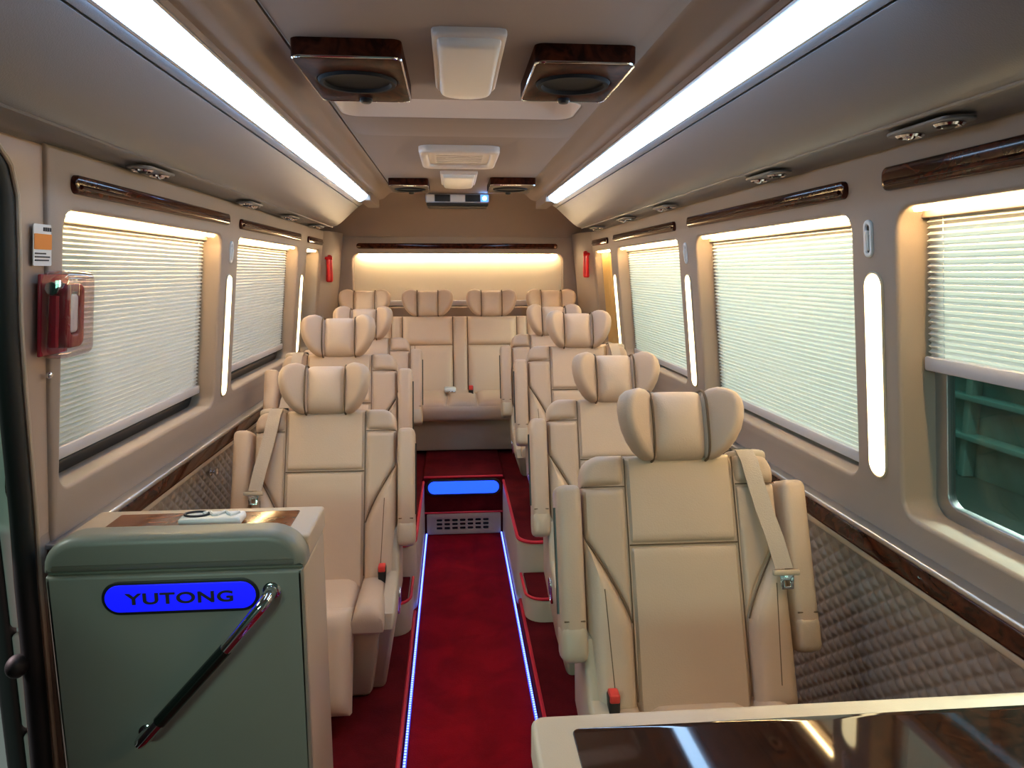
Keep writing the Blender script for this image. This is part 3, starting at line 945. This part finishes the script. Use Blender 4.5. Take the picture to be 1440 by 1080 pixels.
# round chrome knobs on the quilted walls
for s, y, z, lab in ((1, 1.98, 0.69, 'round chrome knob on quilted wall by the front table-side seat'), (-1, 2.70, 0.70, 'round chrome knob on quilted wall above the wooden console top')):
    o = thing('wall_hook', lab, 'hook', (XC + s * 0.975, y, z), 'round chrome wall knobs')
    g = G(); lathe(g, [(0.016, 0.0), (0.016, 0.004), (0.007, 0.007), (0.007, 0.014), (0.013, 0.018), (0.013, 0.026), (0.006, 0.030)], 16, lambda a, b, c: (-s * c, a, b))
    obj('knob_body', g, CHROME, o)

# ------------------------------------------------------------------ SEATS
RA = radians(20.5)
def seat_children(root, h0, s):
    """an armchair facing -Y; h0 = hinge height above its floor; s = the side its window lies on"""
    def bk(x, t, n):
        return (x, t * sin(RA) - n * cos(RA), h0 + 0.035 + t * cos(RA) + n * sin(RA))
    O = lambda nm, g, m, p=root, **k: obj(nm, g, m, p, **k)
    # pedestal
    g = G()
    bm = bmesh.new(); bmesh.ops.create_cube(bm, size=1)
    for v in bm.verts:
        lo = v.co.z < 0
        v.co = Vector((v.co.x * (0.36 if lo else 0.46), -0.06 + v.co.y * (0.34 if lo else 0.44), 0.0 if lo else h0 - 0.06))
    bmesh.ops.bevel(bm, geom=bm.edges[:], offset=0.02, segments=2, profile=0.5, affect='EDGES')
    O('pedestal', bmadd(g, bm), SHELL)
    # aisle side cover: raked plastic shield with switches and buckle
    sx = -s * 0.243
    zt = h0 + 0.16
    outl = [(-0.17, 0.0), (0.10, 0.0), (0.14, h0 - 0.1), (0.16, zt), (0.06, zt + 0.01), (0.0, zt - 0.015), (-0.06, h0 + 0.02), (-0.25, h0 - 0.045), (-0.27, h0 - 0.09)]
    g = G()
    plate(g, outl, [], 0.045, 0.014, lambda u, v, n: (sx - s * (0.028 - n) + s * 0.05 * (1 - v / h0) ** 2 * (v < h0), u, v))
    sc = O('side_cover', g, SHELL)
    def onside(u, v, n):
        return (sx - s * (0.0285 + n) + s * 0.05 * (1 - v / h0) ** 2, u, v)
    ov = rrect(-0.115, -0.06, h0 - 0.125, h0 - 0.03, 0.026, 6)
    g = G(); plate(g, ov, [offset(ccw(ov), 0.009)], 0.008, 0.003, lambda u, v, n: onside(u, v, 0.006 - n))
    bp = O('switch_ring', g, CHROME, sc)
    g = G(); plate(g, offset(ccw(ov), 0.008), [], 0.006, 0.002, lambda u, v, n: onside(u, v, 0.003 - n))
    O('switch_panel', g, BLACK, sc)
    # belt buckle with red button on the aisle side
    g = G(); rbox(g, (-s * 0.212 - 0.014, -0.09, h0 - 0.04), (-s * 0.212 + 0.014, -0.055, h0 + 0.045), 0.006)
    bb = O('belt_buckle', g, BLACK)
    g = G(); rbox(g, (-s * 0.212 - 0.012, -0.094, h0 + 0.030), (-s * 0.212 + 0.012, -0.060, h0 + 0.052), 0.004)
    O('red_button', g, REDBTN, bb)
    # cushion
    cz = h0 - 0.016
    cf = lambda x, y, n: (x, y, cz - 0.035 + n + 0.06 * max(0, -y - 0.22))
    g = G(); rbox(g, (-0.23, -0.30, h0 - 0.10), (0.23, 0.10, cz - 0.03), 0.03)
    O('seat_base', g, LEATHER2)
    g = G(); pad(g, lambda t: -0.132, lambda t: 0.132, -0.325, 0.08, 0.042, 0.05, cf)
    O('seat_cushion', g, LEATHER)
    for q in (-1, 1):
        g = G()
        a, b = sorted((q * 0.134, q * 0.235))
        pad(g, lambda t: a, lambda t: b, -0.315, 0.06, 0.056, 0.045, lambda x, y, n: cf(x, y, n))
        O('cushion_bolster', g, LEATHER2)
    # leg rest hanging forward
    A = radians(24)
    lf = lambda x, t, n: (x, -0.295 - t * sin(A) - n * cos(A), h0 - 0.02 - t * cos(A) + n * sin(A))
    Lr = min(0.33, (h0 - 0.08) / cos(A))
    g = G(); pad(g, lambda t: -0.137, lambda t: 0.137, -0.02, Lr, 0.045, 0.05, lf, skirt=0.05)
    O('leg_rest', g, LEATHER)
    # back shell
    g = G()
    sell(g, (0.254, 0.31, 0.06), 0.30, 0.30, lambda a, b, c: bk(a * (1 - 0.035 * max(0, b / 0.31)), 0.240 + b, -0.038 + c), 40, 12)
    O('backrest', g, LEATHER2)
    # centre panels
    g = G(); pad(g, lambda t: -0.142, lambda t: 0.142, 0.3225, 0.548, 0.030, 0.014, bk, 16, 18)
    O('back_panel', g, LEATHER)
    g = G(); pad(g, lambda t: -0.142, lambda t: 0.142, -0.10, 0.3205, 0.031, 0.014, bk, 16, 22)
    O('back_panel', g, LEATHER)
    ss = lambda x: max(0.0, min(1.0, x))
    for q in (-1, 1):
        inn = 0.1435
        def seam(t):   # boundary between shoulder piece (inner, top) and bolster (outer, bottom)
            return inn + 0.110 * ss((t - 0.12) / 0.22) ** 1.3
        def E(lo, hi):
            return (lambda t: lo(t), lambda t: hi(t)) if q > 0 else (lambda t: -hi(t), lambda t: -lo(t))
        def rt(t):
            k = ss((t - 0.495) / 0.055)
            return 0.255 - 0.055 * (1 - sqrt(max(0, 1 - k * k)))
        l, r_ = E(lambda t: inn, lambda t: max(inn + 0.004, min(seam(t), rt(t))))
        g = G(); pad(g, l, r_, 0.13, 0.468, 0.031, 0.014, bk, 12, 24)
        O('shoulder_pad', g, LEATHER2)
        l, r_ = E(lambda t: inn, rt)
        g = G(); pad(g, l, r_, 0.469, 0.550, 0.031, 0.020, bk, 12, 14)
        O('shoulder_cap', g, LEATHER2)
        l, r_ = E(lambda t: min(seam(t), 0.252), lambda t: 0.259)
        g = G(); pad(g, l, r_, -0.09, 0.350, 0.060, 0.035, bk, 12, 24, 0.05)
        O('side_bolster', g, LEATHER)
        g = G(); tube(g, [(q * (0.205 + 0.012 * ss(i / 14)), -0.02 + 0.24 * i / 14, 0.0595) for i in range(15)], 0.0014, 5, fn=bk)
        O('stitched_seam', g, PIPING)
        g = G(); tube(g, [(q * (seam(t) + 0.001), t, 0.028 + 0.008 * ss((0.33 - t) / 0.1)) for t in [0.135 + 0.20 * i / 14 for i in range(15)]], 0.0022, 5, fn=bk)
        O('seam_line', g, PIPING)
        g = G(); tube(g, [(q * 0.146, 0.4685, 0.0275), (q * 0.250, 0.4685, 0.0275)], 0.0016, 5, fn=bk)
        O('stitched_seam', g, PIPING)
        # armrest folded up beside the back
        g = G()
        ax = q * 0.293
        rbox(g, (ax - 0.031, 0.10, -0.045), (ax + 0.031, 0.475, 0.055), 0.018, 3, bk)
        ar = O('armrest', g, LEATHER2)
        g = G()
        sell(g, (0.033, 0.048, 0.052), 0.45, 0.45, lambda a, b, c: bk(ax + a, 0.095 + b, 0.006 + c), 20, 10)
        O('end_cap', g, SHELL, ar)
        g = G()
        tube(g, [(ax + q * 0.0305, 0.16, 0.005), (ax + q * 0.0305, 0.42, 0.005)], 0.006, 6, fn=bk)
        O('side_slot', g, BLACK, ar)
        g = G()
        tube(g, [(ax - 0.026, 0.146, 0.053), (ax + 0.026, 0.146, 0.053)], 0.0022, 5, fn=bk)
        O('stitched_seam', g, PIPING, ar)
    # fine seams between the panels
    for x in (-0.1428, 0.1428):
        g = G(); tube(g, [(x, -0.05 + 0.59 * i / 20, 0.0235) for i in range(21)], 0.0016, 5, fn=bk)
        O('seam_line', g, PIPING)
    g = G(); tube(g, [(-0.140, 0.3215, 0.0245), (0.140, 0.3215, 0.0245)], 0.0022, 5, fn=bk)
    O('seam_line', g, PIPING)
    headrest(root, lambda x, t, n: bk(x, t + 0.622, n + 0.012))
    # posts
    for x in (-0.05, 0.05):
        g = G(); tube(g, [(x, 0.48, -0.03), (x, 0.60, -0.01)], 0.006, 8, fn=bk)
        O('headrest_post', g, CHROME)
    # shoulder belt on the window side
    bx = s * 0.178
    g = G(); sell(g, (0.052, 0.020, 0.040), 0.6, 0.6, lambda a, b, c: bk(bx + s * 0.015 + a, 0.540 + b, -0.012 + c), 18, 8)
    bgd = O('belt_guide', g, SHELL)
    g = G(); rbox(g, (bx - 0.026, 0.553, -0.016), (bx + 0.034, 0.563, 0.0), 0.003, 2, bk)
    O('guide_slot', g, BLACK, bgd)
    path = [(0.178, 0.562, -0.012), (0.180, 0.556, 0.020), (0.183, 0.530, 0.040), (0.192, 0.47, 0.047), (0.205, 0.40, 0.054), (0.218, 0.33, 0.070), (0.232, 0.255, 0.074)]
    vs, fs = [], []
    for x, t_, n_ in path:
        for dn in (0.0, 0.003):
            for w in (-0.023, 0.023):
                vs.append(bk(s * x + w, t_, n_ + dn))
    for i in range(len(path) - 1):
        a, b = i * 4, i * 4 + 4
        fs += [(a, a + 1, b + 1, b), (a + 2, b + 2, b + 3, a + 3), (a, b, b + 2, a + 2), (a + 1, a + 3, b + 3, b + 1)]
    fs += [(0, 2, 3, 1), (len(vs) - 4, len(vs) - 3, len(vs) - 1, len(vs) - 2)]
    sb = O('seat_belt', G().add(vs, fs), BELT)
    tx = s * 0.236
    g = G(); rbox(g, (tx - 0.034, 0.238, 0.070), (tx + 0.034, 0.252, 0.084), 0.004, 2, bk)
    O('tongue_bar', g, SHELL, sb)
    g = G(); plate(g, [(tx - 0.015, 0.205), (tx + 0.015, 0.205), (tx + 0.019, 0.240), (tx - 0.019, 0.240)], [[(tx - 0.007, 0.212), (tx + 0.007, 0.212), (tx + 0.007, 0.226), (tx - 0.007, 0.226)]], 0.004, 0.001, lambda u, v, n: bk(u, v, 0.079 - n))
    O('tongue_plate', g, CHROME, sb)

def puck(g, outline, th, bev, fn, steps=5):
    """flat stuffed piece with fully rounded rim"""
    outline = ccw(outline)
    ring = [(bev * (1 - sin(pi / 2 * i / steps)), bev * (1 - cos(pi / 2 * i / steps))) for i in range(steps + 1)]
    ring += [(d, th - n) for d, n in ring[::-1]]
    last = None
    for ri, (d, n) in enumerate(ring):
        p = offset(outline, d)
        idx = [len(g.v) + i for i in range(len(p))]
        g.v += [tuple(fn(u, v, n)) for u, v in p]
        if ri in (0, len(ring) - 1):
            for t in tessellate_polygon([[Vector((u, v, 0)) for u, v in p]]):
                g.f.append(tuple(idx[i] for i in t))
        if last:
            m = len(idx)
            for i in range(m):
                g.f.append((last[i], last[(i + 1) % m], idx[(i + 1) % m], idx[i]))
        last = idx
    return g

LEAF = [(0.0, -0.088), (0.014, -0.092), (0.034, -0.086), (0.058, -0.071), (0.080, -0.048), (0.097, -0.020), (0.106, 0.008), (0.109, 0.034), (0.106, 0.055), (0.096, 0.073), (0.076, 0.086), (0.050, 0.093), (0.026, 0.091), (0.007, 0.082), (0.0, 0.066), (-0.001, 0.03), (-0.001, -0.01), (-0.001, -0.05)]
def headrest(root, hf, fold=38):
    """centre roll with two forward wings and dark piping; hf maps (x, up, forward) about its middle"""
    g = G()
    sell(g, (0.076, 0.092, 0.056), 0.70, 0.28, lambda a, b, c: hf(a, b, c + 0.006 * cos(b * 17)), 32, 18)
    h = obj('headrest', g, LEATHER, root)
    A = radians(fold)
    for q in (-1, 1):
        def wf(u, v, n):
            dep = 0.004 + n
            return hf(q * (0.070 + u * cos(A) + (dep - 0.03) * sin(A) * 0.8), v + 0.002, 0.046 + u * sin(A) - dep * cos(A))
        g = G()
        puck(g, LEAF, 0.060, 0.020, wf)
        obj('headrest_wing', g, LEATHER2, h, 60)
        g = G()
        tube(g, [(q * 0.0715, 0.0925 * math.copysign(abs(sin(a)) ** 0.6, sin(a)), 0.060 * math.copysign(abs(cos(a)) ** 0.6, cos(a)) + 0.003) for a in [2 * pi * i / 36 for i in range(36)]], 0.0034, 6, True, hf)
        obj('piping', g, PIPING, h)
    return h

def copy_tree(o, parent=None):
    c = o.copy()
    COL.objects.link(c)
    if parent:
        c.parent = parent
        c.matrix_parent_inverse = o.matrix_parent_inverse.copy()
    for ch in list(kids.get(o.name, [])):
        copy_tree(ch, c)
    return c

HL, HU = 0.353, 0.222
specs = [
    (0.578, 1.590, 0.07, 1, 'beige leather winged armchair in front, beside the dark table, its belt tongue hanging'),
    (0.600, 2.42, 0.07, 1, 'second beige winged armchair behind the dark table, half hidden by the first'),
    (0.625, 3.36, 0.306, 1, 'third beige winged armchair from the dark table, on the raised platform'),
    (0.600, 4.05, 0.306, 1, 'last beige winged armchair on the table side, just before the bench'),
    (-0.470, 2.46, 0.035, -1, 'beige leather winged armchair directly behind the console with the blue sign'),
    (-0.510, 3.07, 0.306, -1, 'second beige winged armchair on the console side, first on the raised platform'),
    (-0.500, 3.88, 0.306, -1, 'third and last beige winged armchair on the console side'),
]
protos = {}
kids = {}
for x, y, z, s, lab in specs:
    h = HL if z < 0.2 else HU
    if (h, s) not in protos:
        root = thing('winged_armchair', lab, 'seat', (x, y, z), 'beige winged armchairs')
        seat_children(root, h, s)
        protos[(h, s)] = root
        for o in bpy.data.objects:
            if o.parent:
                kids.setdefault(o.parent.name, [])
                if o not in kids[o.parent.name]:
                    kids[o.parent.name].append(o)
    else:
        root = copy_tree(protos[(h, s)])
        root.location = (x, y, z)
        root['label'] = lab

# rear bench for four
BX0, BX1 = -0.80, 0.90
root = thing('rear_bench', 'beige four-place rear bench with winged headrests below the rear window', 'bench seat', (XC, 4.45, 0.326))
ob = (XC, 4.45, 0.326)
def B(x, y, z):
    return (x - ob[0], y - ob[1], z - ob[2])
RB = radians(16)
def bb(x, t, n):
    return B(x, 4.80 + t * sin(RB) - n * cos(RB), 0.63 + t * cos(RB) + n * sin(RB))
g = G(); rbox(g, (BX0, 4.40, 0.33), (BX1, 4.80, 0.56), 0.012, 2, B)
obj('front_skirt', g, SHELL, root)
g = G(); rbox(g, (BX0, 4.32, 0.53), (BX1, 4.86, 0.632), 0.035, 3, B)
obj('seat_base', g, LEATHER2, root)
cent = [-0.60, -0.172, 0.268, 0.685]
edges = [-0.80, -0.385, -0.005, 0.098, 0.475, 0.895]
def bs(x, y, n):
    return B(x, y, 0.622 + n)
for a, b in ((-0.795, -0.385), (-0.383, -0.045), (-0.043, 0.143), (0.145, 0.475), (0.477, 0.895)):
    g = G(); pad(g, lambda t: a, lambda t: b, 4.335, 4.84, 0.032, 0.05, bs)
    obj('seat_cushion', g, LEATHER, root)
g = G(); rbox(g, (BX0, -0.05, -0.085), (BX1, 0.535, 0.0), 0.03, 3, bb)
obj('backrest', g, LEATHER2, root)
for a, b in ((-0.78, -0.42), (-0.345, -0.002), (0.100, 0.440), (0.515, 0.88)):
    g = G(); pad(g, lambda t: a, lambda t: b, 0.335, 0.535, 0.030, 0.035, bb)
    obj('back_panel', g, LEATHER, root)
    g = G(); pad(g, lambda t: a, lambda t: b, -0.03, 0.333, 0.034, 0.035, bb)
    obj('back_panel', g, LEATHER, root)
    for x in (a + 0.06 + (0.0 if a < 0 else 0.16) , b - 0.06 - (0.16 if a < 0 else 0.0)):
        pass
    for x in ((a + 0.055, a + 0.085) if a < 0 else (b - 0.055, b - 0.085)):
        g = G(); tube(g, [(x, 0.0, 0.0335), (x, 0.325, 0.0335)], 0.0018, 5, fn=bb)
        obj('stitched_seam', g, PIPING, root)
for a, b in ((-0.418, -0.347), (0.0, 0.098), (0.442, 0.513)):
    g = G(); pad(g, lambda t: a, lambda t: b, -0.03, 0.535, 0.026, 0.025, bb)
    obj('divider_pad', g, LEATHER2, root)
for x in (-0.346, -0.001, 0.099, 0.441):
    g = G(); tube(g, [(x, -0.03, 0.003), (x, 0.53, 0.003)], 0.003, 5, fn=bb)
    obj('seam_line', g, PIPING, root)
for x in cent:
    headrest(root, lambda a, b, c: bb(x + a, 0.625 + b, c - 0.01), 20)
    for dx in (-0.05, 0.05):
        g = G(); tube(g, [(x + dx, 0.48, -0.04), (x + dx, 0.60, -0.02)], 0.006, 8, fn=bb)
        obj('headrest_post', g, CHROME, root)
g = G(); rbox(g, (-0.065, 4.68, 0.655), (0.015, 4.76, 0.685), 0.012, 3, B)
bk_ = obj('belt_reel', g, WHITE, root)
g = G(); rbox(g, (-0.035, 4.665, 0.650), (0.012, 4.690, 0.668), 0.004, 2, B)
obj('tongue_plate', g, CHROME, bk_)
g = G(); rbox(g, (0.098, 4.68, 0.64), (0.130, 4.71, 0.70), 0.006, 3, B)
b_ = obj('belt_buckle', g, BLACK, root)
g = G(); rbox(g, (0.100, 4.672, 0.672), (0.128, 4.70, 0.702), 0.004, 2, B)
obj('red_button', g, REDBTN, b_)

# ------------------------------------------------------------------ console with blue sign
CX0, CX1, CY0, CY1 = -0.885, -0.338, 1.53, 1.79
base = ((CX0 + CX1) / 2, 1.66, 0.0)
def K(x, y, z):
    return (x - base[0], y - base[1], z - base[2])
con = thing('console', 'beige console with a blue lit sign and a chrome grab handle', 'console', base)
g = G(); rbox(g, (CX0, CY0 + 0.003, 0.0), (CX1, CY1 - 0.004, 0.80), 0.014, 3, K)
obj('cabinet_body', g, SHELL, con)
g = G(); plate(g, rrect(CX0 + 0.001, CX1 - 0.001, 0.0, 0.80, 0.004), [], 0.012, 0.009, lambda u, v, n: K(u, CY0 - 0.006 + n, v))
obj('front_panel', g, CONSOLE_SHADE, con)  # cabinet behind is cream; the front's shade is in this plate's colour
g = G(); rbox(g, (CX0 + 0.002, CY0 + 0.006, 0.79), (CX1 - 0.002, CY1 - 0.006, 0.815), 0.003, 2, K)
obj('seam_band', g, CONSOLE_SHADE, con)
# padded top rail, rounded at its ends
g = G()
r = 0.085
ol = [(CX0 - 0.004, 0.803), (CX1 + 0.004, 0.803), (CX1 + 0.004, 0.815)]
for k in range(9):
    q = pi / 2 * k / 8
    ol.append((CX1 + 0.004 - r + r * cos(q), 0.815 + 0.073 * sin(q)))
for k in range(9):
    q = pi / 2 + pi / 2 * k / 8
    ol.append((CX0 - 0.004 + r + r * cos(q), 0.815 + 0.073 * sin(q)))
ol.append((CX0 - 0.004, 0.815))
bm_pts = ccw(ol)
for i in range(1):
    plate(g, bm_pts, [], 0.04, 0.022, lambda u, v, n: K(u, CY0 - 0.008 + n, v), 5)
    plate(g, bm_pts, [], 0.04, 0.022, lambda u, v, n: K(u, CY0 + 0.072 - n, v), 5)
obj('padded_rail', g, CONSOLE_SHADE, con)
g = G()
plate(g, rrect(CX0, CX1 + 0.004, CY0 + 0.05, CY1, 0.010, 3), [], 0.05, 0.006, lambda u, v, n: K(u, v, 0.856 - n))
obj('table_top', g, SHELL, con)
g = G()
plate(g, rrect(CX0 + 0.065, CX1 - 0.05, CY0 + 0.075, CY1 - 0.035, 0.006, 3), [], 0.01, 0.002, lambda u, v, n: K(u, v, 0.8585 - n))
obj('wood_inlay', g, WOODLIGHT, con)
# sign
sz0, sz1, sx0, sx1 = 0.715, 0.777, -0.762, -0.442
g = G(); plate(g, rrect(sx0 - 0.008, sx1 + 0.008, sz0 - 0.008, sz1 + 0.008, 0.039, 8), [], 0.010, 0.003, lambda u, v, n: K(u, CY0 - 0.008 + n, v))
sg = obj('sign_frame', g, BLACK, con)
g = G(); plate(g, rrect(sx0, sx1, sz0, sz1, 0.031, 8), [], 0.006, 0.001, lambda u, v, n: K(u, CY0 - 0.010 + n, v))
obj('lit_panel', g, BLUESIGN, sg, label='blue glowing sign panel')
g = text_mesh('YUTONG', 0.040, lambda a, b, c: K(-0.602 + a * 1.28, CY0 - 0.0115 - c, 0.744 + b * 0.88), 0.001, 1.08)
obj('lettering', g, INK, sg, 0)
# chrome grab handle
hp = [(-0.408, CY0 + 0.004, 0.752), (-0.408, CY0 - 0.030, 0.752), (-0.411, CY0 - 0.045, 0.747), (-0.422, CY0 - 0.052, 0.733), (-0.50, CY0 - 0.052, 0.642), (-0.650, CY0 - 0.052, 0.478), (-0.684, CY0 - 0.052, 0.440), (-0.695, CY0 - 0.046, 0.428), (-0.698, CY0 - 0.032, 0.424), (-0.698, CY0 + 0.004, 0.424)]
g = G(); tube(g, hp, 0.0135, 14, fn=K)
gh = obj('grab_handle', g, CHROME, con)
for x, z in ((-0.408, 0.752), (-0.698, 0.424)):
    g = G(); lathe(g, [(0.021, 0.0), (0.021, 0.005), (0.016, 0.009), (0.012, 0.009)], 20, lambda a, b, c: K(x + a, CY0 - c, z + b))
    obj('mounting_flange', g, CHROME, gh)
g = G(); tube(g, [(-0.500, CY0 - 0.052, 0.642), (-0.650, CY0 - 0.052, 0.478)], 0.0146, 14, fn=K)
obj('dark_reflection', g, mat('dark chrome reflection', (0.008, 0.012, 0.010), 0.12), gh)  # dark reflection along the chrome, built as a glossy black sleeve
# white packet lying on the console top
t = thing('white_packet', 'small white plastic packet with a looped strip on the console top', 'packet', (-0.575, 1.672, 0.859))
g = G(); rbox(g, (-0.072, -0.030, 0.0), (0.072, 0.030, 0.022), 0.009, 3)
obj('packet_body', g, WHITE, t)
g = G(); tube(g, [(-0.035 + 0.028 * cos(2 * pi * i / 20), 0.017 * sin(2 * pi * i / 20), 0.024) for i in range(20)], 0.003, 6, True)
obj('looped_strip', g, INK, t)
g = G(); tube(g, [(-0.02 + 0.08 * i / 12, 0.012 * sin(i * 1.1), 0.024) for i in range(13)], 0.0045, 6)
obj('loose_strip', g, WHITE, t)

# ------------------------------------------------------------------ dark table in front
TX0, TX1, TY0, TY1 = 0.098, 1.02, 0.32, 0.885
base2 = ((TX0 + TX1) / 2, 0.6, 0.0)
def T(x, y, z):
    return (x - base2[0], y - base2[1], z - base2[2])
tb = thing('front_table', 'beige table cabinet with a dark glossy wood top beside the front seat', 'table', base2)
g = G(); rbox(g, (TX0 + 0.03, TY0 + 0.03, 0.07), (TX1 - 0.03, TY1 - 0.03, 0.81), 0.012, 2, T)
obj('cabinet_body', g, CONSOLE_SHADE, tb)
g = G(); plate(g, rrect(TX0, TX1, TY0, TY1, 0.018, 5), [], 0.048, 0.007, lambda u, v, n: T(u, v, 0.85 - n))
obj('table_top', g, SHELL, tb)
g = G(); plate(g, rrect(TX0 + 0.052, TX1 - 0.03, TY0 + 0.05, TY1 - 0.034, 0.010, 4), [], 0.01, 0.0015, lambda u, v, n: T(u, v, 0.8515 - n))
obj('wood_inlay', g, WOODTOP, tb)
